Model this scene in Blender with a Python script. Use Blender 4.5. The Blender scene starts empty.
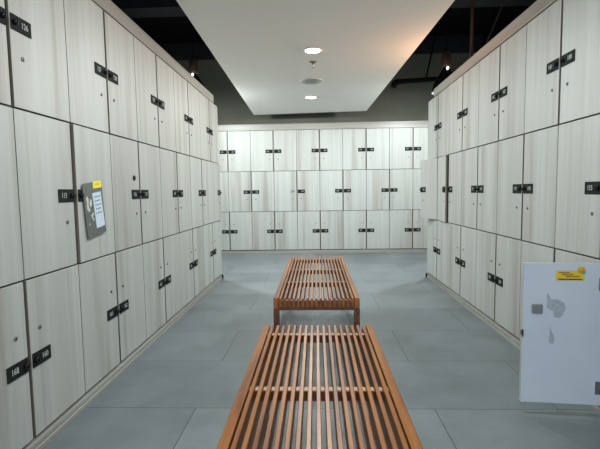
import bpy, bmesh, math, random
from mathutils import Vector, Matrix
random.seed(7)
S = bpy.context.scene
COL = S.collection
PI = math.pi

# ---------------------------------------------------------------- camera
cd = bpy.data.cameras.new('camera'); cam = bpy.data.objects.new('camera', cd); COL.objects.link(cam)
F = Vector((-0.03869102, 0.99618851, -0.07817579)); R = Vector((0.99918205, 0.03764927, -0.01475653)); U = Vector((0.01175702, 0.07868279, 0.99683037))
m = Matrix.Identity(4)
for i in range(3):
    m[i][0] = R[i]; m[i][1] = U[i]; m[i][2] = -F[i]
m.translation = Vector((0, 0, 1.05))
cam.matrix_world = m
cd.sensor_width = 36; cd.lens = 427.04/600*36; cd.clip_start = 0.02
S.camera = cam

# ---------------------------------------------------------------- world, exposure
w = bpy.data.worlds.new('world'); S.world = w; w.use_nodes = True
w.node_tree.nodes['Background'].inputs[0].default_value = (0.5, 0.55, 0.6, 1)
w.node_tree.nodes['Background'].inputs[1].default_value = 0.02
S.view_settings.view_transform = 'Standard'; S.view_settings.look = 'None'
S.view_settings.exposure = 0.0; S.view_settings.gamma = 1.0; S.view_settings.use_curve_mapping = False
LAMP_W = 25        # each downlight of the white panel
PEND_W = 148        # bulbs of the hanging lamps
WIN_FILL_W = 78         # daylight added unseen behind the viewer
WARM_TINT_W = 26.0       # assumed unseen amber lamp on the right bank

# ---------------------------------------------------------------- constants of the place (metres)
W = 0.3838                     # locker pitch
XL, XR, YB = -1.157, 1.314, 7.160   # door faces of the left, right and back banks
OL, OR_, OB = 1.6252, 2.3972, -1.4708
ROWS = {'bottom': (0.052, 0.713), 'middle': (0.713, 1.387), 'top': (1.387, 2.060)}
PLATE_Z = {'bottom': 0.378, 'middle': 1.044, 'top': 1.715}
KEY_Z = {'bottom': 0.502, 'middle': 0.922, 'top': 1.586}
DOOR_T = 0.019
DEPTH = 0.46

# ---------------------------------------------------------------- materials
def mat(name, col, rough=0.5, metal=0.0, emit=None, estr=0, spec=0.5):
    M = bpy.data.materials.new(name); M.use_nodes = True
    b = M.node_tree.nodes['Principled BSDF']
    b.inputs['Base Color'].default_value = (*col, 1); b.inputs['Roughness'].default_value = rough
    b.inputs['Metallic'].default_value = metal; b.inputs['Specular IOR Level'].default_value = spec
    if emit:
        b.inputs['Emission Color'].default_value = (*emit, 1); b.inputs['Emission Strength'].default_value = estr
    return M

def N(M, t, **kw):
    n = M.node_tree.nodes.new(t)
    for k, v in kw.items(): setattr(n, k, v)
    return n

def speckle(M, scale, lo, hi, detail=4, bump=0.0, stretch=(1, 1, 1), rand=False):
    """noise between two colours into the base colour of M"""
    T = M.node_tree; b = T.nodes['Principled BSDF']
    tc = N(M, 'ShaderNodeTexCoord'); mp = N(M, 'ShaderNodeMapping'); mp.inputs['Scale'].default_value = stretch
    T.links.new(tc.outputs['Object'], mp.inputs['Vector'])
    no = N(M, 'ShaderNodeTexNoise'); no.inputs['Scale'].default_value = scale; no.inputs['Detail'].default_value = detail
    T.links.new(mp.outputs[0], no.inputs['Vector'])
    cr = N(M, 'ShaderNodeValToRGB'); cr.color_ramp.elements[0].color = (*lo, 1); cr.color_ramp.elements[1].color = (*hi, 1)
    cr.color_ramp.elements[0].position = 0.3; cr.color_ramp.elements[1].position = 0.7
    T.links.new(no.outputs['Fac'], cr.inputs[0]); T.links.new(cr.outputs[0], b.inputs['Base Color'])
    if bump:
        bp = N(M, 'ShaderNodeBump'); bp.inputs['Strength'].default_value = bump; bp.inputs['Distance'].default_value = 0.002
        T.links.new(no.outputs['Fac'], bp.inputs['Height']); T.links.new(bp.outputs[0], b.inputs['Normal'])
    return M

def grain(name, base, dark, light, sx=9.0, sz=0.5, rough=0.45, seed=0.0, axis='Z', amount=0.85):
    """streaky laminate: streaks run along `axis`, each object gets its own cut of it"""
    M = mat(name, base, rough); T = M.node_tree; b = T.nodes['Principled BSDF']
    tc = N(M, 'ShaderNodeTexCoord'); oi = N(M, 'ShaderNodeObjectInfo')
    mul = N(M, 'ShaderNodeMath', operation='MULTIPLY_ADD'); mul.inputs[1].default_value = 37.0; mul.inputs[2].default_value = seed
    T.links.new(oi.outputs['Random'], mul.inputs[0])
    cb = N(M, 'ShaderNodeCombineXYZ')
    for k in range(3): T.links.new(mul.outputs[0], cb.inputs[k])
    add = N(M, 'ShaderNodeVectorMath', operation='ADD'); T.links.new(tc.outputs['Object'], add.inputs[0]); T.links.new(cb.outputs[0], add.inputs[1])
    def layer(scx, scz, detail, dist):
        mp = N(M, 'ShaderNodeMapping')
        mp.inputs['Scale'].default_value = (scx, scx, scz) if axis == 'Z' else (scz, scz, scx) if axis == 'XY' else (scx, scz, scx)
        T.links.new(add.outputs[0], mp.inputs['Vector'])
        no = N(M, 'ShaderNodeTexNoise'); no.inputs['Scale'].default_value = 1.0; no.inputs['Detail'].default_value = detail; no.inputs['Distortion'].default_value = dist
        T.links.new(mp.outputs[0], no.inputs['Vector']); return no
    a = layer(sx, sz, 3, 0.3); f = layer(sx*6, sz*3, 4, 0.0)
    cr = N(M, 'ShaderNodeValToRGB'); e = cr.color_ramp.elements
    e[0].position = 0.30; e[0].color = (*dark, 1); e[1].position = 0.72; e[1].color = (*light, 1)
    k = cr.color_ramp.elements.new(0.46); k.color = (*base, 1)
    T.links.new(a.outputs['Fac'], cr.inputs[0])
    cr2 = N(M, 'ShaderNodeValToRGB'); e = cr2.color_ramp.elements
    e[0].position = 0.25; e[0].color = (amount, amount, amount, 1); e[1].position = 0.65; e[1].color = (1, 1, 1, 1)
    T.links.new(f.outputs['Fac'], cr2.inputs[0])
    mx = N(M, 'ShaderNodeMix', data_type='RGBA', blend_type='MULTIPLY'); mx.inputs[0].default_value = 1.0
    T.links.new(cr.outputs[0], mx.inputs[6]); T.links.new(cr2.outputs[0], mx.inputs[7])
    T.links.new(mx.outputs[2], b.inputs['Base Color'])
    return M

M_DOOR = grain('pale_ash_laminate', (0.405, 0.413, 0.392), (0.325, 0.308, 0.283), (0.455, 0.472, 0.457), sx=10, sz=0.35, rough=0.5, amount=0.87)
M_TRIM = grain('pale_ash_board', (0.29, 0.285, 0.26), (0.23, 0.21, 0.185), (0.34, 0.335, 0.31), sx=16, sz=0.5, rough=0.42, axis='XY')
M_EDGE = mat('carcass_board_edge', (0.16, 0.13, 0.105), 0.6)
M_BAND = mat('brown_edge_band', (0.17, 0.135, 0.105), 0.6)
M_WHITE = mat('white_melamine', (0.60, 0.645, 0.70), 0.35)
speckle(M_WHITE, 5, (0.46, 0.515, 0.58), (0.50, 0.55, 0.61))
M_PLATE = mat('black_plastic', (0.010, 0.013, 0.013), 0.75, spec=0.15)
M_KNOB = mat('black_knob', (0.004, 0.004, 0.005), 0.5, spec=0.3)
M_NUM = mat('white_print', (0.42, 0.45, 0.43), 0.6)
M_RESID = mat('grey_print', (0.05, 0.05, 0.045), 0.7)
M_METAL = mat('dull_steel', (0.16, 0.165, 0.165), 0.45, 0.6)
M_KEYHOLE = mat('keyhole_dark', (0.02, 0.02, 0.02), 0.6)
M_GREY = mat('grey_lock_case', (0.15, 0.16, 0.16), 0.5)
M_SCUFF = speckle(mat('glue_residue', (0.30, 0.33, 0.36), 0.7), 60, (0.25, 0.28, 0.31), (0.38, 0.42, 0.46))
M_RUST = mat('brown_plug', (0.07, 0.03, 0.02), 0.5)
M_YEL = mat('yellow_vinyl', (0.62, 0.44, 0.015), 0.5)
M_GREEN = mat('green_print', (0.08, 0.28, 0.10), 0.5)
M_ORANGE = mat('orange_print', (0.50, 0.22, 0.03), 0.5)
M_RED = mat('dark_red_print', (0.16, 0.04, 0.01), 0.5)
M_BLK = mat('black_print', (0.02, 0.03, 0.02), 0.5)
M_SLATE = speckle(mat('grey_notice_card', (0.09, 0.10, 0.09), 0.5), 30, (0.075, 0.085, 0.075), (0.11, 0.12, 0.105))
M_PAPER = mat('pale_blue_paper', (0.52, 0.61, 0.72), 0.7)
M_INK = mat('grey_blue_ink', (0.19, 0.24, 0.33), 0.7)
M_FLAKE = mat('torn_paper_white', (0.55, 0.56, 0.50), 0.8)
M_RAFT = mat('ceiling_paint_white', (0.82, 0.80, 0.75), 0.75)
M_BLACK = mat('ceiling_paint_black', (0.004, 0.004, 0.005), 0.9, spec=0.1)
M_NAVY = mat('beam_paint_black_blue', (0.005, 0.007, 0.011), 0.7)
M_UPWALL = speckle(mat('olive_grey_plaster', (0.17, 0.17, 0.145), 0.85), 2, (0.125, 0.125, 0.098), (0.16, 0.157, 0.128))
M_WALL = mat('grey_wall_paint', (0.42, 0.43, 0.42), 0.85)
M_IRON = mat('black_iron', (0.003, 0.003, 0.003), 0.8, spec=0.1)
M_COPPER = mat('aged_copper', (0.09, 0.05, 0.037), 0.5, 0.4)
M_SHADE = mat('black_enamel', (0.008, 0.008, 0.008), 0.12)
M_BULB = mat('bulb_glass_lit', (0.9, 0.9, 0.85), 0.3, emit=(0.92, 1.0, 0.96), estr=8)
M_LED = mat('lamp_diffuser_lit', (0.9, 0.9, 0.9), 0.4, emit=(0.97, 1.0, 0.95), estr=14)
M_AMBER = mat('assumed_lens_lit', (0.9, 0.5, 0.3), 0.4, emit=(1.0, 0.45, 0.2), estr=4)  # glow of the assumed warm lamp
M_RING = mat('white_lamp_ring', (0.6, 0.6, 0.57), 0.5)
M_GRILLE = mat('speaker_mesh', (0.30, 0.30, 0.28), 0.7)
M_PIPE = mat('red_brown_pipe_paint', (0.022, 0.012, 0.009), 0.7)

def bench_mat(name, base, dark, light):
    M = grain(name, base, dark, light, sx=30, sz=1.6, rough=0.40, axis='Y', amount=0.7)
    b = M.node_tree.nodes['Principled BSDF']; b.inputs['Specular IOR Level'].default_value = 0.4
    b.inputs['Coat Weight'].default_value = 0.12; b.inputs['Coat Roughness'].default_value = 0.22
    return M
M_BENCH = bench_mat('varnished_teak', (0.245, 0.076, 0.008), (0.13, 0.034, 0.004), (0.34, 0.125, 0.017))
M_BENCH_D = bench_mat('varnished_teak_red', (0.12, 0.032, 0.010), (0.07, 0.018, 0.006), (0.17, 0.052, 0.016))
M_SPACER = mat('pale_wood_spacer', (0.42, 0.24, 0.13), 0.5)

def floor_mat():
    M = mat('blue_grey_floor_tile', (0.16, 0.185, 0.2), 0.42); T = M.node_tree; b = T.nodes['Principled BSDF']
    tc = N(M, 'ShaderNodeTexCoord'); mp = N(M, 'ShaderNodeMapping')
    mp.inputs['Location'].default_value = (0.605 + 1.155*6 - 0.005, -1.414 + 0.577*11, 0)
    T.links.new(tc.outputs['Object'], mp.inputs['Vector'])
    br = N(M, 'ShaderNodeTexBrick', offset=0.5, offset_frequency=2)
    br.inputs['Scale'].default_value = 1.0; br.inputs['Brick Width'].default_value = 1.155; br.inputs['Row Height'].default_value = 0.577
    br.inputs['Mortar Size'].default_value = 0.0024; br.inputs['Mortar Smooth'].default_value = 0.2; br.inputs['Bias'].default_value = 0.0
    br.inputs['Color1'].default_value = (0.130, 0.153, 0.163, 1); br.inputs['Color2'].default_value = (0.170, 0.195, 0.205, 1)
    br.inputs['Mortar'].default_value = (0.035, 0.04, 0.042, 1)
    T.links.new(mp.outputs[0], br.inputs['Vector'])
    no = N(M, 'ShaderNodeTexNoise'); no.inputs['Scale'].default_value = 2.2; no.inputs['Detail'].default_value = 8; no.inputs['Roughness'].default_value = 0.65
    T.links.new(tc.outputs['Object'], no.inputs['Vector'])
    n2 = N(M, 'ShaderNodeTexNoise'); n2.inputs['Scale'].default_value = 90; n2.inputs['Detail'].default_value = 3
    T.links.new(tc.outputs['Object'], n2.inputs['Vector'])
    cr = N(M, 'ShaderNodeValToRGB'); cr.color_ramp.elements[0].position = 0.3; cr.color_ramp.elements[1].position = 0.7
    cr.color_ramp.elements[0].color = (0.74, 0.74, 0.74, 1); cr.color_ramp.elements[1].color = (1.20, 1.20, 1.20, 1)
    T.links.new(no.outputs['Fac'], cr.inputs[0])
    mx = N(M, 'ShaderNodeMix', data_type='RGBA', blend_type='MULTIPLY'); mx.inputs[0].default_value = 1
    T.links.new(br.outputs['Color'], mx.inputs[6]); T.links.new(cr.outputs[0], mx.inputs[7])
    cr2 = N(M, 'ShaderNodeValToRGB'); cr2.color_ramp.elements[0].color = (0.9, 0.9, 0.9, 1); cr2.color_ramp.elements[1].color = (1.08, 1.08, 1.08, 1)
    T.links.new(n2.outputs['Fac'], cr2.inputs[0])
    m2 = N(M, 'ShaderNodeMix', data_type='RGBA', blend_type='MULTIPLY'); m2.inputs[0].default_value = 1
    T.links.new(mx.outputs[2], m2.inputs[6]); T.links.new(cr2.outputs[0], m2.inputs[7])
    T.links.new(m2.outputs[2], b.inputs['Base Color'])
    bp = N(M, 'ShaderNodeBump'); bp.inputs['Strength'].default_value = 0.25; bp.inputs['Distance'].default_value = 0.001
    T.links.new(n2.outputs['Fac'], bp.inputs['Height']); T.links.new(bp.outputs[0], b.inputs['Normal'])
    rr = N(M, 'ShaderNodeMapRange'); rr.inputs['To Min'].default_value = 0.32; rr.inputs['To Max'].default_value = 0.55
    T.links.new(no.outputs['Fac'], rr.inputs['Value']); T.links.new(rr.outputs[0], b.inputs['Roughness'])
    return M
M_FLOOR = floor_mat()

# ---------------------------------------------------------------- mesh helpers
def box(bm, x0, x1, y0, y1, z0, z1, bevel=0.0, mi=0):
    vs = [bm.verts.new((x, y, z)) for x in (x0, x1) for y in (y0, y1) for z in (z0, z1)]
    fs = [bm.faces.new([vs[i] for i in q]) for q in ((0, 1, 3, 2), (4, 6, 7, 5), (0, 4, 5, 1), (2, 3, 7, 6), (0, 2, 6, 4), (1, 5, 7, 3))]
    for f in fs: f.material_index = mi
    if bevel:
        es = list({e for f in fs for e in f.edges})
        bmesh.ops.bevel(bm, geom=es, offset=bevel, segments=1, affect='EDGES')
    return fs
def lathe(bm, prof, n=28, c=(0, 0, 0), axis='Z', cap=True, mi=0):
    """prof: list of (radius, height)"""
    rings = []
    for r, h in prof:
        ring = []
        for i in range(n):
            a = 2*PI*i/n; p = (r*math.cos(a), r*math.sin(a), h)
            if axis == 'Y': p = (p[0], p[2], p[1])
            if axis == 'X': p = (p[2], p[0], p[1])
            ring.append(bm.verts.new((p[0]+c[0], p[1]+c[1], p[2]+c[2])))
        rings.append(ring)
    for a, b in zip(rings, rings[1:]):
        for i in range(n):
            f = bm.faces.new((a[i], a[(i+1) % n], b[(i+1) % n], b[i])); f.smooth = True; f.material_index = mi
    if cap:
        for rg in (rings[0], rings[-1]):
            f = bm.faces.new(rg); f.material_index = mi
def tube(bm, pts, r, n=10):
    pts = [Vector(p) for p in pts]; rings = []
    for i, p in enumerate(pts):
        d = (pts[min(i+1, len(pts)-1)] - pts[max(i-1, 0)]).normalized()
        u = d.orthogonal().normalized() if i == 0 else (u - d*u.dot(d)).normalized()
        v = d.cross(u)
        rings.append([bm.verts.new(p + r*(math.cos(2*PI*k/n)*u + math.sin(2*PI*k/n)*v)) for k in range(n)])
    for a, b in zip(rings, rings[1:]):
        for i in range(n):
            f = bm.faces.new((a[i], a[(i+1) % n], b[(i+1) % n], b[i])); f.smooth = True
    bm.faces.new(rings[0]); bm.faces.new(rings[-1])
def poly(bm, pts, y0, y1, mi=0):
    """a thin solid from an outline in (x, z), between y0 and y1"""
    a = [bm.verts.new((x, y0, z)) for x, z in pts]; b = [bm.verts.new((x, y1, z)) for x, z in pts]
    bm.faces.new(a).material_index = mi; bm.faces.new(b[::-1]).material_index = mi
    n = len(pts)
    for i in range(n): bm.faces.new((a[i], a[(i+1) % n], b[(i+1) % n], b[i])).material_index = mi
def mesh(name, bm, mats):
    bmesh.ops.recalc_face_normals(bm, faces=bm.faces)
    me = bpy.data.meshes.new(name); bm.to_mesh(me); bm.free()
    for M_ in (mats if isinstance(mats, (list, tuple)) else [mats]): me.materials.append(M_)
    return me
def obj(name, me, parent=None, loc=(0, 0, 0), rot=(0, 0, 0)):
    o = bpy.data.objects.new(name, me); COL.objects.link(o); o.location = loc; o.rotation_euler = rot
    if parent: o.parent = parent
    return o
def build(name, fn, mats, parent=None, loc=(0, 0, 0), rot=(0, 0, 0)):
    bm = bmesh.new(); fn(bm); return obj(name, mesh(name, bm, mats), parent, loc, rot)
def thing(name, label, cat, loc=(0, 0, 0), rz=0, group=None):
    o = bpy.data.objects.new(name, None); COL.objects.link(o); o.empty_display_size = 0.05
    o.location = loc; o.rotation_euler = (0, 0, rz); return tag(o, label, cat, group)
def tag(o, label, cat, group=None):
    o['label'] = label; o['category'] = cat
    if group: o['group'] = group
    return o
def struct(name, fn, mats, label=None, **kw):
    o = build(name, fn, mats, **kw); o['kind'] = 'structure'
    if label: o['label'] = label
    return o
def B(*a, **k): return lambda bm: box(bm, *a, **k)

# ---------------------------------------------------------------- the room
X0, X1, Y0, Y1, ZC = -2.70, 2.80, -3.0, 7.66, 3.38
struct('floor', B(X0, X1, Y0, Y1, -0.06, 0), M_FLOOR)
struct('ceiling.001', B(X0, X1, Y0, Y1, ZC+0.22, ZC+0.32), M_BLACK, 'black upper ceiling above the white panel')
def raft(bm):
    pts = [(-1.001, 7.068), (0.812, 6.925), (0.937, 2.983), (1.055, -1.0), (-0.80, -1.0), (-0.896, 2.851)]
    lo = [bm.verts.new((x, y, 2.30)) for x, y in pts]; hi = [bm.verts.new((x, y, 2.42)) for x, y in pts]
    bm.faces.new(lo); bm.faces.new(hi)
    for i in range(6): bm.faces.new((lo[i], lo[(i+1) % 6], hi[(i+1) % 6], hi[i]))
struct('ceiling', raft, M_RAFT, 'lowered white ceiling panel with lamps')
struct('wall_left', lambda bm: (box(bm, X0-0.1, X0, Y0, Y1, 0, 2.3), box(bm, X0-0.1, X0, Y0, Y1, 2.3, ZC+0.22, mi=1)), [M_WALL, M_BLACK])
struct('wall_right', lambda bm: (box(bm, X1, X1+0.1, Y0, Y1, 0, 2.3), box(bm, X1, X1+0.1, Y0, Y1, 2.3, ZC+0.22, mi=1)), [M_WALL, M_BLACK])
struct('wall_front', B(X0, X1, Y1, Y1+0.1, 0, ZC+0.22), M_UPWALL, 'olive grey far wall above the back lockers')
struct('wall_rear', B(X0, X1, Y0-0.1, Y0, 0, ZC+0.22), M_WALL)
struct('trim_1', B(X0, X1, Y1-0.22, Y1, ZC, ZC+0.22), M_NAVY, 'dark beam along the far wall under the ceiling')
struct('trim_2', B(X0, X1, 5.55, 5.85, ZC+0.02, ZC+0.22), M_NAVY, 'dark beam across the ceiling')

# daylight window added unseen in the rear wall to fill in bluish light
def wframe(bm):
    for x in (-1.6, -0.03, 1.54): box(bm, x, x+0.06, Y0, Y0+0.06, 0.5, 2.3)
    for z in (0.5, 2.24): box(bm, -1.6, 1.6, Y0, Y0+0.06, z, z+0.06)
wf = struct('fill_window_1', wframe, M_RING, 'added unseen white framed window behind the viewer, a fill light')
build('pane', B(-1.54, 1.54, Y0+0.005, Y0+0.015, 0.56, 2.24), mat('fill_glow_glass', (0.6, 0.7, 0.8), 0.2, emit=(0.72, 0.86, 1.0), estr=1.5), wf)
L = bpy.data.lights.new('rear_fill', 'AREA'); L.shape = 'RECTANGLE'; L.size = 3.0; L.size_y = 1.6; L.energy = WIN_FILL_W; L.color = (0.80, 0.90, 1.0)
o = bpy.data.objects.new('rear_fill', L); COL.objects.link(o); o.location = (0, Y0+0.08, 1.4); o.rotation_euler = (PI/2, 0, 0)

# ---------------------------------------------------------------- lockers
FONT_CACHE = {}
def number_mesh(txt, h=0.024, squeeze=0.8):
    key = (txt, h)
    if key not in FONT_CACHE:
        cu = bpy.data.curves.new('number', 'FONT'); cu.body = txt; cu.size = h*1.42; cu.extrude = 0.0006
        cu.align_x = 'CENTER'; cu.align_y = 'CENTER'; cu.resolution_u = 2; cu.offset = 0.0
        t = bpy.data.objects.new('number', cu); COL.objects.link(t)
        dg = bpy.context.evaluated_depsgraph_get(); dg.update()
        me = bpy.data.meshes.new_from_object(t.evaluated_get(dg))
        bpy.data.objects.remove(t); bpy.data.curves.remove(cu)
        me.transform(Matrix.Rotation(PI/2, 4, 'X') @ Matrix.Scale(squeeze, 4, (1, 0, 0)))
        FONT_CACHE[key] = me
    return FONT_CACHE[key]

def carcass_mesh(row):
    z0, z1 = ROWS[row]; h = z1 - z0; t = 0.009
    bm = bmesh.new()
    box(bm, 0.0003, t, 0, DEPTH, 0.0005, h-0.0005); box(bm, W-t, W-0.0003, 0, DEPTH, 0.0005, h-0.0005)
    box(bm, t, W-t, 0, DEPTH, 0.0005, t); box(bm, t, W-t, 0, DEPTH, h-t, h-0.0005)
    box(bm, t, W-t, DEPTH-0.006, DEPTH, t, h-t)
    return mesh('carcass', bm, M_EDGE)
GO, GH, GV = 0.0095, 0.0026, 0.0036       # gaps: opening side, hinge side, above and below
DW = W - GO - GH
def door_mesh(row, side, pale=False):
    """origin on the hinge edge; side = where it opens, 'L' or 'R'"""
    z0, z1 = ROWS[row]; h = z1 - z0
    bm = bmesh.new()
    x0, x1 = (-DW, 0) if side == 'L' else (0, DW)
    box(bm, x0, x1, -DOOR_T, -0.0005, 0.013 if row == 'bottom' and not pale else GV, h-GV, bevel=0.0012)
    bm.faces.ensure_lookup_table(); bm.normal_update()
    for f in bm.faces:
        if f.normal.y > 0.9: f.material_index = 1
        elif abs(f.normal.x) > 0.9 or abs(f.normal.z) > 0.9: f.material_index = 0 if pale else 2
    return mesh('door', bm, [M_DOOR, M_WHITE, M_BAND])
CARC = {r: carcass_mesh(r) for r in ROWS}
DOOR = {(r, s): door_mesh(r, s) for r in ROWS for s in 'LR'}
def plate_fn(bm):
    box(bm, -0.059, 0.059, -0.004, 0, -0.030, 0.030, bevel=0.0015)
PLATE = mesh('number_plate', (lambda b: (plate_fn(b), b)[1])(bmesh.new()), M_PLATE)
def knob_fn(bm):
    lathe(bm, [(0.011, 0), (0.011, -0.010), (0.008, -0.013), (0.002, -0.013)], 16, axis='Y')
    box(bm, -0.0022, 0.0022, -0.0165, -0.012, -0.009, 0.009)
KNOB = mesh('lock_knob', (lambda b: (knob_fn(b), b)[1])(bmesh.new()), M_KNOB)
def key_fn(bm):
    lathe(bm, [(0.0085, 0), (0.0085, -0.003), (0.006, -0.0042), (0.003, -0.0042)], 16, axis='Y')
    box(bm, -0.0012, 0.0012, -0.0052, -0.004, -0.0045, 0.0045, mi=1)
KEY = mesh('keyhole', (lambda b: (key_fn(b), b)[1])(bmesh.new()), [M_METAL, M_KEYHOLE])

def locker(row, side, loc, rz, num, label, group, swing=0.0, shift=(0, 0), plate=True):
    t = thing('locker', label, 'locker', (loc[0], loc[1], ROWS[row][0]), rz, group)
    obj('carcass', CARC[row], t)
    hx = W-GH if side == 'L' else GH
    sg = -1 if side == 'L' else 1                    # from the hinge towards the opening edge
    d = obj('door', DOOR[(row, side)], t, (hx+shift[0], shift[1], 0), (0, 0, swing))
    ex = sg*DW                                        # opening edge in door space
    zp = PLATE_Z[row]-ROWS[row][0]; px = ex - sg*(0.004+0.059)
    y = -DOOR_T
    if plate:
        obj('number_plate', PLATE, d, (px, y, zp))
        obj('lock_knob', KNOB, d, (ex - sg*0.022, y-0.004, zp))
        n = number_mesh(num); o = obj('number', n, d, (px - sg*0.018, y-0.0043, zp))
    else:
        n = number_mesh(num, 0.045).copy(); o = obj('number', n, d, (px - sg*0.005, y-0.0003, zp)); 
    n.materials.clear(); n.materials.append(M_NUM if plate else M_RESID)
    obj('keyhole', KEY, d, (ex - sg*0.062, y, KEY_Z[row]-ROWS[row][0]))
    return t, d
def extra_lock(d, s, z):       # round dark lock on a door, s metres from its hinge
    o = build('cylinder_lock', lambda bm: (lathe(bm, [(0.017, 0), (0.017, -0.004), (0.013, -0.007), (0.004, -0.007)], 20, (s, -DOOR_T, z), 'Y')), [M_KNOB], d); o['label'] = 'extra round black lock'

ORD = ['', 'first', 'second', 'third', 'fourth', 'fifth', 'sixth', 'seventh', 'eighth', 'ninth', 'tenth']
def opens_at(row, k): return (k % 2 == 0) == (row != 'middle')

# left bank: door fronts face +X, local x runs along +Y
LNUM = {('top', 0): '126', ('middle', 0): '113', ('bottom', -1): '168', ('bottom', 0): '160'}
RNUM = {('middle', -1): '155'}
SPECIAL = {
 ('L', 'top', 0): 'pale wood-grain locker numbered 126 in the top row, upper left',
 ('L', 'middle', 0): 'pale wood-grain locker numbered 113, just nearer than the grey notice on the left bank',
 ('L', 'middle', 1): 'pale wood-grain locker on the left bank whose door carries the grey notice',
 ('L', 'bottom', -1): 'pale wood-grain locker numbered 168, lowest at the left edge of the photo',
 ('L', 'bottom', 0): 'pale wood-grain locker numbered 160, bottom row of the left bank',
 ('R', 'middle', -1): 'pale wood-grain locker numbered 155 at the right edge of the photo',
 ('R', 'bottom', -2): 'open locker, its white inner door with yellow sticker swung out at right',
 ('R', 'middle', 6): 'locker at the far end of the right bank with its middle door standing ajar',
}
def bank_label(bank, row, k, last):
    if (bank, row, k) in SPECIAL: return SPECIAL[(bank, row, k)]
    word = 'left' if bank == 'L' else 'right'
    if k < -1: return 'pale wood-grain locker of the %s bank, %s row, %s column nearer than the photo shows' % (word, row, ORD[-1-k])
    c = last - k + 1
    if c == 1: return 'pale narrow-looking wood-grain locker, %s row, at the far end of the %s bank' % (row, word)
    return 'pale wood-grain locker of the %s bank, %s row, %s column from the far end' % (word, row, ORD[c])
for row in ('top', 'middle', 'bottom'):
    base = {'top': 126, 'middle': 114, 'bottom': 160}[row]
    for k in range(-2, 9):
        side = 'L' if opens_at(row, k) else 'R'
        num = LNUM.get((row, k)) or str(base + (abs(k) + 3 if k < 0 else k))
        sw = 0.0
        if (row, k) == ('middle', 8): sw = math.radians(2.5)
        if (row, k) == ('middle', 1): sw = math.radians(1.2)
        if side == 'R': sw = -sw
        t, d = locker(row, side, (XL - DOOR_T, OL + k*W), PI/2, num, bank_label('L', row, k, 8), 'lockers of the left bank', swing=sw)
        if (row, k) == ('middle', 2): extra_lock(d, 0.295, 0.435)
    base = {'top': 181, 'middle': 190, 'bottom': 203}[row]
    for k in range(-3, 7):
        side = 'L' if opens_at(row, k+1) else 'R'       # local x runs along -Y here
        num = RNUM.get((row, k)) or str(base + k)
        kw = {}
        if (row, k) == ('middle', 6): kw = dict(swing=math.radians(14), shift=(-0.006, -0.004))    # hinge near the middle of the aisle, free edge far
        if (row, k) == ('middle', 5): kw = dict(swing=math.radians(4), shift=(0.002, 0))
        if (row, k) == ('bottom', -2): kw = dict(swing=math.radians(95.3))
        if kw:
            s = kw['swing']; kw['swing'] = s if side == 'L' else -s
        if (row, k) == ('bottom', -2): kw['shift'] = (0.088, -0.024)
        t, d = locker(row, side, (XR + DOOR_T, OR_ + (k+1)*W), -PI/2, num, bank_label('R', row, k, 6), 'lockers of the right bank', **kw)
        if (row, k) == ('bottom', -2): OPEN_DOOR = d; OPEN_SIDE = side; d.data = door_mesh(row, side, True)

# back bank
for row in ('top', 'middle', 'bottom'):
    base = {'top': 221, 'middle': 241, 'bottom': 261}[row]
    for k in range(-3, 11):
        side = 'L' if opens_at(row, k) else 'R'
        num = str(base + k + 3)
        if k < -1: lab = 'pale wood-grain locker of the back bank, %s row, hidden %s behind the left bank' % (row, 'farther' if k == -3 else 'just')
        elif k > 8: lab = 'pale wood-grain locker of the back bank, %s row, hidden %s behind the right bank' % (row, 'farther' if k == 10 else 'just')
        elif k in (-1, 8): lab = 'pale wood-grain locker of the back bank, %s row, half hidden by the %s bank' % (row, 'left' if k < 0 else 'right')
        else: lab = 'pale wood-grain locker of the back bank, %s row, %s from its %s end' % (row, ORD[k+2 if k < 4 else 9-k+1], 'left' if k < 4 else 'right')
        pl = not (row == 'middle' and k == 2)
        if not pl: lab = 'back bank locker with its black number plate missing, middle row'
        locker(row, side, (OB + k*W, YB + DOOR_T), 0, num, lab, 'lockers of the back bank', plate=pl)

# plinths, top boards, end panels of the banks
ztop = 2.150
LA, LB = OL - 2*W, OL + 9*W
RA, RB = OR_ - 3*W, OR_ + 7*W
BA, BBx = OB - 3*W, OB + 11*W
struct('baseboard_left', lambda bm: (box(bm, XL-0.012, XL+0.008, LA, LB+0.018, 0, 0.020, 0.0015), box(bm, XL-0.012, XL+0.002, LA, LB+0.018, 0.0225, 0.045, 0.0015), box(bm, XL-DOOR_T-0.4, XL-0.012, LA, LB, 0, 0.0515)), M_TRIM)
struct('baseboard_right', lambda bm: (box(bm, XR-0.008, XR+0.012, RA, RB+0.018, 0, 0.020, 0.0015), box(bm, XR-0.002, XR+0.012, RA, RB+0.018, 0.0225, 0.045, 0.0015), box(bm, XR+0.012, XR+DOOR_T+0.4, RA, RB, 0, 0.0515)), M_TRIM)
struct('baseboard_back', lambda bm: (box(bm, BA, BBx, YB-0.008, YB+0.012, 0, 0.020, 0.0015), box(bm, BA, BBx, YB-0.002, YB+0.012, 0.0225, 0.045, 0.0015), box(bm, BA, BBx, YB+0.012, YB+DOOR_T+0.4, 0, 0.0515)), M_TRIM)
def header_side(xf, s, a, b):
    def fn(bm):
        L = (b-a)/2
        for i in range(2):
            x = sorted((xf, xf+s*(DOOR_T-0.001)))
            box(bm, x[0], x[1], a+i*L+0.001, a+(i+1)*L-0.001, 2.064, ztop, 0.001)
        x = sorted((xf+s*DOOR_T, xf+s*(DOOR_T+DEPTH))); box(bm, x[0], x[1], a, b, 2.0605, ztop-0.002)
    return fn
struct('trim_3', header_side(XL, -1, LA, 4.93), M_TRIM, 'top board of the left locker bank')
struct('trim_4', header_side(XR, 1, RA, 4.87), M_TRIM, 'top board of the right locker bank')
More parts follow.
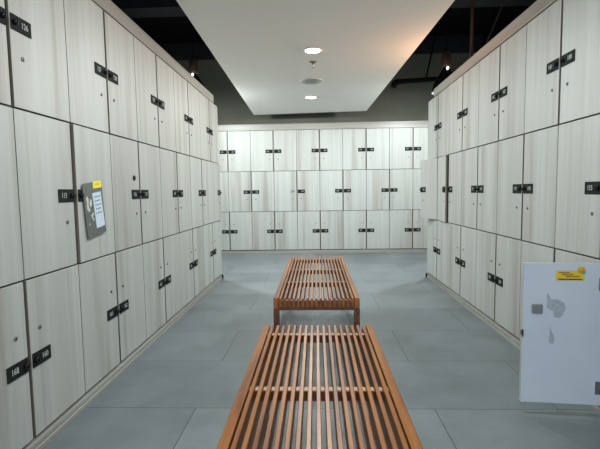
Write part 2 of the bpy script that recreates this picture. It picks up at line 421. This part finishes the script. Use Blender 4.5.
struct('trim_5', lambda bm: (box(bm, BA, BBx, YB, YB+DOOR_T-0.001, 2.064, 2.165, 0.001), box(bm, BA, BBx, YB+DOOR_T, YB+DOOR_T+DEPTH, 2.0605, 2.163)), M_TRIM, 'top board of the back locker bank')
for i, (xf, s, ye, nm) in enumerate(((XL, -1, LB, 'left'), (XR, 1, RB, 'right'))):
    t = thing('end_panel', 'pale board closing the far end of the %s locker bank' % nm, 'panel', (xf, ye+0.0005, 0), 0, 'end panels of the locker banks')
    x = sorted((-s*0.001, s*(DOOR_T+DEPTH)))
    build('board', B(x[0], x[1], 0, 0.017, 0.0355, 2.058, bevel=0.001), M_DOOR, t)
    x = sorted((-s*0.016, -s*0.001))
    f = build('foot_cap', B(x[0], x[1], -0.004, 0.024, 0.0005, 0.05, bevel=0.002), M_IRON, t); f['label'] = 'black plastic foot cap'

# what is on the inner face of the open door (door space: hinge at 0, free edge at sg*DW, inner face y=0)
sg = -1 if OPEN_SIDE == 'L' else 1
def ds(s): return sg*(DW - s + 0.009)       # s = distance from the free edge
zb = ROWS['bottom'][0] - 0.004
def dbox(s0, s1, z0, z1, y0, y1, **k):
    a, b = sorted((ds(s0), ds(s1))); return B(a, b, y0, y1, z0-zb, z1-zb, **k)
lc = build('lock_case', dbox(0.047, 0.092, 0.475, 0.518, 0, 0.014, bevel=0.004), M_GREY, OPEN_DOOR); lc['label'] = 'grey lock case'
def sticker(bm):
    a, b = sorted((ds(0.147), ds(0.266)))
    box(bm, a, b, 0.0002, 0.0009, 0.627-zb, 0.671-zb)
    lathe(bm, [(0.0195, 0.0002), (0.0195, 0.0011)], 28, (ds(0.253), 0, 0.672-zb), 'Y')
    lathe(bm, [(0.014, 0.0011), (0.014, 0.0014)], 24, (ds(0.253), 0, 0.672-zb), 'Y', mi=2)
    lathe(bm, [(0.0075, 0.0014), (0.0075, 0.0017)], 16, (ds(0.262), 0, 0.664-zb), 'Y', mi=1)
    lathe(bm, [(0.005, 0.0014), (0.005, 0.0017)], 16, (ds(0.250), 0, 0.680-zb), 'Y', mi=0)
    rnd = random.Random(3)
    for r_, (s0, s1, zc_) in enumerate(((0.160, 0.204, 0.6625), (0.174, 0.218, 0.654), (0.188, 0.246, 0.6455))):
        s = s0
        while s < s1:
            wd = rnd.uniform(0.0035, 0.006); q0, q1 = sorted((ds(s), ds(min(s+wd, s1))))
            hh = rnd.uniform(0.0022, 0.0034)
            box(bm, q0, q1, 0.0009, 0.0012, zc_-hh-zb, zc_+hh-zb, mi=3); s += wd + 0.0014
    s = 0.156
    while s < 0.257:
        wd = rnd.uniform(0.004, 0.009); q0, q1 = sorted((ds(s), ds(min(s+wd, 0.258))))
        box(bm, q0, q1, 0.0009, 0.0012, 0.629-zb, 0.6355-zb, mi=4); s += wd + 0.001
st = build('sticker', sticker, [M_YEL, M_GREEN, M_ORANGE, M_RED, M_BLK], OPEN_DOOR); st['label'] = 'yellow warning sticker with a round badge'
def scuffs(bm):
    P = [(0.111, 0.572), (0.124, 0.555), (0.128, 0.538), (0.150, 0.540), (0.170, 0.536), (0.186, 0.524), (0.193, 0.498), (0.183, 0.468), (0.166, 0.453), (0.143, 0.458), (0.139, 0.486), (0.113, 0.500)]
    poly(bm, [(ds(s), z-zb) for s, z in P], 0.0002, 0.0007)
    P = [(0.127, 0.425), (0.133, 0.398), (0.145, 0.376), (0.148, 0.348), (0.145, 0.334), (0.129, 0.333), (0.124, 0.352), (0.129, 0.385)]
    poly(bm, [(ds(s), z-zb) for s, z in P], 0.0002, 0.0007)
sc = build('glue_mark', scuffs, M_SCUFF, OPEN_DOOR); sc['label'] = 'grey patches of old glue'
def plug(bm): poly(bm, [(sg*DW + sg*(0.004*math.cos(a)-0.003), 0.38-zb+0.020*math.sin(a)) for a in [2*PI*i/16 for i in range(16)]], -0.016, 0.003)
pg = build('edge_plug', plug, M_RUST, OPEN_DOOR); pg['label'] = 'dark brown plug on the free edge'
for z0, z1 in ((0.582, 0.642), (0.103, 0.163)):
    def hinge(bm, z0=z0, z1=z1):
        a, b = sorted((ds(0.328), ds(0.364)))
        box(bm, a, b, 0, 0.004, z0-zb, z1-zb, 0.001)
        lathe(bm, [(0.012, 0.004), (0.012, 0.009), (0.008, 0.010)], 18, (ds(0.352), 0, (z0+z1)/2-zb), 'Y')
        for q in (0.008, -0.008): 
            zz = (z0+z1)/2-zb + (0.021 if q > 0 else -0.021)
            lathe(bm, [(0.004, 0.004), (0.004, 0.0055)], 12, (ds(0.350), 0, zz), 'Y', mi=1)
        a, b = sorted((ds(0.360), ds(0.385))); box(bm, a, b, 0.004, 0.016, (z0+z1)/2-zb-0.010, (z0+z1)/2-zb+0.010, 0.002)
    build('hinge', hinge, [M_METAL, M_KEYHOLE], OPEN_DOOR)

# ---------------------------------------------------------------- grey notice on the left bank
nt = thing('notice', 'tilted dark grey notice with a blue sheet, stuck on a left bank locker door', 'notice', (XL+0.0125, 2.174, 0.970), PI/2)
def card(bm): poly(bm, [(-0.116, 0.117), (-0.104, 0.131), (0.083, 0.151), (0.116, -0.122), (-0.080, -0.147), (-0.084, -0.13)], -0.003, 0)
build("card", card, M_SLATE, nt)
def sheet(bm):
    poly(bm, [(-0.022, 0.084), (0.068, 0.094), (0.102, -0.086), (0.010, -0.098)], -0.0042, -0.003)
    for i in range(5):
        z = 0.064 - i*0.021; x = -0.004 + i*0.0035
        poly(bm, [(x, z-0.003), (x, z+0.003), (x+0.066-0.008*(i % 2), z+0.010), (x+0.066-0.008*(i % 2), z+0.004)], -0.0048, -0.0042, 1)
sh = build('paper_sheet', sheet, [M_PAPER, M_INK], nt); sh['label'] = 'pale blue sheet of printed lines'
def ytag(bm):
    poly(bm, [(-0.010, 0.108), (-0.010, 0.144), (0.078, 0.153), (0.082, 0.116)], -0.0042, -0.003)
    poly(bm, [(0.014, 0.124), (0.014, 0.134), (0.055, 0.138), (0.055, 0.128)], -0.0046, -0.0042, 1)
yt = build('tag', ytag, [mat('bright_yellow_vinyl', (0.80, 0.68, 0.01), 0.5), M_YEL], nt); yt['label'] = 'bright yellow tag'
def torn(bm):
    blobs = [[(-0.086, 0.058), (-0.074, 0.070), (-0.062, 0.052), (-0.066, 0.030), (-0.060, 0.010), (-0.072, -0.006), (-0.080, 0.010), (-0.078, 0.035)],
             [(-0.056, 0.030), (-0.044, 0.056), (-0.032, 0.048), (-0.030, 0.028), (-0.046, 0.012)],
             [(-0.068, 0.002), (-0.052, 0.010), (-0.050, -0.004), (-0.064, -0.012)],
             [(-0.044, -0.030), (-0.020, -0.014), (-0.014, -0.022), (-0.030, -0.032), (-0.012, -0.052), (-0.018, -0.058)],
             [(-0.066, -0.072), (-0.060, -0.066), (-0.056, -0.074), (-0.062, -0.080)]]
    for b in blobs: poly(bm, b, -0.0036, -0.003)
tn = build('torn_patch', torn, M_FLAKE, nt); tn['label'] = 'white scraps of torn paper'

nt.scale = (0.94, 1, 1); nt.location.y -= 0.012

# ---------------------------------------------------------------- benches
BW, BL, BH = 0.494, 1.55, 0.440
def slat_mesh(wd, h, m_): 
    bm = bmesh.new(); box(bm, -wd/2, wd/2, 0, BL, BH-h, BH, bevel=0.0018); return mesh('slat', bm, m_)
SL_OUT = slat_mesh(0.028, 0.060, M_BENCH); SL_IN = slat_mesh(0.0132, 0.052, M_BENCH)
NS = 19
def bench(label, x, y, rz):
    t = thing('slatted_bench', label, 'bench', (x, y, 0), rz, 'slatted benches down the middle of the aisle')
    pitch = (BW-0.030)/(NS-1)
    for i in range(NS):
        o = obj('slat', SL_OUT if i in (0, NS-1) else SL_IN, t, (-BW/2+0.015+i*pitch, 0, 0))
    for yy in (0.0, 0.475, 0.930, 1.445):
        lo = BH-0.072 if yy == 0 else BH-0.046
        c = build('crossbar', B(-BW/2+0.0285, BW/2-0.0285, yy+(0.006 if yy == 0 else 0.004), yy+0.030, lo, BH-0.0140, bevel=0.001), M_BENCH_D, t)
        def spc(bm):  # thin paler strips laid on the bar top, between the slats
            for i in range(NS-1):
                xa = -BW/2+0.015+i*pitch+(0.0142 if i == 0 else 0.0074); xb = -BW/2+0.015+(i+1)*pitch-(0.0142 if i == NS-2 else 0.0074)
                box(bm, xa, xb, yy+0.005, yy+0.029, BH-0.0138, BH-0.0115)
        if yy:
            s = build('spacer', spc, M_SPACER, c); s['label'] = 'pale tops of the bar between the slats'
    for xx in (-BW/2+0.0165, BW/2-0.0165):
        for yy in (0.018, BL-0.155):
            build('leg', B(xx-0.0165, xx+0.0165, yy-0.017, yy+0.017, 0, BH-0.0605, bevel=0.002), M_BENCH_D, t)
    return t
bench('nearer slatted brown wooden bench, its near end cut by the bottom of the photo', 0.0, 0.355, 0)
bench('farther slatted brown wooden bench, beyond the nearer one in the aisle', -0.006, 2.395, 0)

# ---------------------------------------------------------------- lamps and fittings of the white panel
def downlight(x, y, label, watts=LAMP_W):
    t = thing('downlight', label, 'ceiling lamp', (x, y, 2.30), 0, 'round downlights in the white ceiling panel')
    build('rim', lambda bm: lathe(bm, [(0.071, -0.001), (0.086, -0.001), (0.086, -0.005), (0.071, -0.009), (0.071, -0.001)], 32, cap=False), M_RING, t)
    build('diffuser', lambda bm: lathe(bm, [(0.0705, -0.001), (0.0705, -0.006), (0.066, -0.0075)], 32), M_LED, t)
    L = bpy.data.lights.new('downlight_beam', 'AREA'); L.shape = 'DISK'; L.size = 0.13; L.energy = watts; L.color = (0.95, 1.0, 0.97)
    o = bpy.data.objects.new('downlight_beam', L); COL.objects.link(o); o.parent = t; o.location = (0, 0, -0.012)
downlight(-0.013, 3.915, 'round white downlight lit in the ceiling panel, the nearer of the two seen')
downlight(-0.054, 5.824, 'round white downlight lit near the far edge of the ceiling panel')
downlight(0.02, 2.0, 'assumed unseen round white downlight in the ceiling panel, overhead above the nearer bench')  # assumed lamp out of view, continues the spacing of the seen ones
downlight(0.05, 0.10, 'assumed unseen round white downlight in the ceiling panel, above the viewer', LAMP_W)  # also assumed and out of view, one more step of that spacing
t = thing('speaker', 'round grey flush speaker in the ceiling panel between the two downlights', 'speaker', (-0.038, 4.991, 2.30))
build('rim', lambda bm: lathe(bm, [(0.118, -0.0005), (0.130, -0.0005), (0.130, -0.005), (0.118, -0.007), (0.118, -0.0005)], 36, cap=False), M_RING, t)
def grille(bm):
    lathe(bm, [(0.117, -0.0005), (0.117, -0.005), (0.06, -0.007), (0.01, -0.0075)], 36)
build('grille', grille, M_GRILLE, t)
t = thing('sprinkler', 'small dark sprinkler head under the ceiling panel, behind the nearer downlight', 'sprinkler', (-0.016, 4.27, 2.30))
build('escutcheon', lambda bm: lathe(bm, [(0.037, -0.0005), (0.037, -0.004), (0.016, -0.010)], 24), M_GREY, t)
build('nozzle', lambda bm: lathe(bm, [(0.009, -0.010), (0.009, -0.028), (0.006, -0.034), (0.006, -0.046), (0.003, -0.052)], 16), M_METAL, t)
build('deflector', lambda bm: lathe(bm, [(0.003, -0.052), (0.020, -0.054), (0.020, -0.057), (0.003, -0.058)], 16), M_METAL, t)

# ---------------------------------------------------------------- hanging lamps above the cross aisle
def pendant(x, y, z, label):
    t = thing('pendant_lamp', label, 'hanging lamp', (x, y, z), 0, 'black bell pendant lamps over the cross aisle')
    build('cord', lambda bm: tube(bm, [(0, 0, 0.20), (0, 0, ZC+0.02-z)], 0.011, 8), M_IRON, t)
    build('socket_cover', lambda bm: lathe(bm, [(0.020, 0.205), (0.045, 0.20), (0.060, 0.185), (0.060, 0.04), (0.052, 0.02), (0.02, 0.012)], 24), M_COPPER, t)
    prof = [(0.035, 0.03), (0.045, 0.0), (0.075, -0.05), (0.115, -0.11), (0.150, -0.18), (0.172, -0.25), (0.180, -0.29), (0.174, -0.29), (0.165, -0.25), (0.143, -0.18), (0.108, -0.11), (0.068, -0.05), (0.035, -0.002)]
    build('shade', lambda bm: lathe(bm, prof, 36), M_SHADE, t)
    b = build('bulb', lambda bm: lathe(bm, [(0.012, -0.01), (0.018, -0.05), (0.038, -0.10), (0.042, -0.13), (0.034, -0.16), (0.012, -0.18)], 20), M_BULB, t)
    g = build('neck_glint', lambda bm: lathe(bm, [(0.003, -0.015), (0.010, -0.010), (0.014, 0), (0.010, 0.010), (0.003, 0.015)], 16, (0, -0.062, -0.004)), M_BULB, t); g['label'] = 'tiny glowing bead put in as the glint below the copper cover'  # glowing bead stands in for the highlight on the glossy neck
    L = bpy.data.lights.new('bulb_light', 'POINT'); L.shadow_soft_size = 0.05; L.energy = PEND_W; L.color = (0.93, 1.0, 0.98)
    o = bpy.data.objects.new('bulb_light', L); COL.objects.link(o); o.parent = t; o.location = (0, 0, -0.305)
pendant(1.66, 5.6, 2.56, 'black bell lamp with copper neck hanging past the right locker bank')
pendant(-1.56, 5.6, 2.56, 'black bell lamp hanging past the left locker bank')

t = thing('ceiling_pipe', 'thick black horizontal pipe hung near the right bell lamp', 'pipe', (1.174, 6.3, 2.584))
build('pipe', lambda bm: tube(bm, [(-0.02, 0, 0), (0.02, 0, 0.004), (0.60, 0, 0.03), (1.55, 0, 0.06)], 0.034, 14), M_IRON, t)
build('elbow', lambda bm: tube(bm, [(0.02, 0, 0.004), (-0.035, 0, -0.01), (-0.055, 0, -0.075)], 0.042, 14), M_IRON, t)
build('hanger_rod', lambda bm: tube(bm, [(0.41, 0, 0.03), (0.62, 0.0, 1.02)], 0.012, 8), M_IRON, t)
tag(build('conduit', lambda bm: tube(bm, [(0, 0, 2.152), (0, 0, ZC+0.215)], 0.018, 10), M_PIPE, loc=(1.62, 4.6, 0)), 'thin red-brown vertical pipe rising from the right locker bank', 'pipe')
tag(build('cable', lambda bm: tube(bm, [(0, 0, 2.160), (-0.05, -0.05, 2.30), (-0.02, -0.1, 2.50), (0.06, -0.2, 2.75), (0.10, -0.3, 3.1), (0.12, -0.35, ZC+0.215)], 0.009, 8), M_PIPE, loc=(1.71, 4.45, 0)), 'curved thin brown cable drooping onto the right locker bank', 'cable')

# assumed unseen warm lamp on the right bank, added to tint the white panel's edge
t = thing('assumed_warm_lamp', 'assumed small amber lamp added unseen on top of the right bank to tint the panel', 'lamp', (1.52, 3.95, ztop-0.002), 0)
build('housing', lambda bm: (box(bm, -0.035, 0.035, -0.07, 0.07, 0, 0.030, 0.003),), M_IRON, t)
build('lens', lambda bm: box(bm, -0.030, 0.030, -0.062, 0.062, 0.0305, 0.036, 0.001), M_AMBER, t)
L = bpy.data.lights.new('assumed_warm_beam', 'AREA'); L.shape = 'RECTANGLE'; L.size = 0.06; L.size_y = 0.12; L.energy = WARM_TINT_W; L.color = (1.0, 0.50, 0.26)
o = bpy.data.objects.new('assumed_warm_beam', L); COL.objects.link(o); o.parent = t; o.location = (-0.03, 0, 0.045)
o.rotation_euler = Vector((-0.85, 0.0, 0.35)).to_track_quat('-Z', 'Y').to_euler()
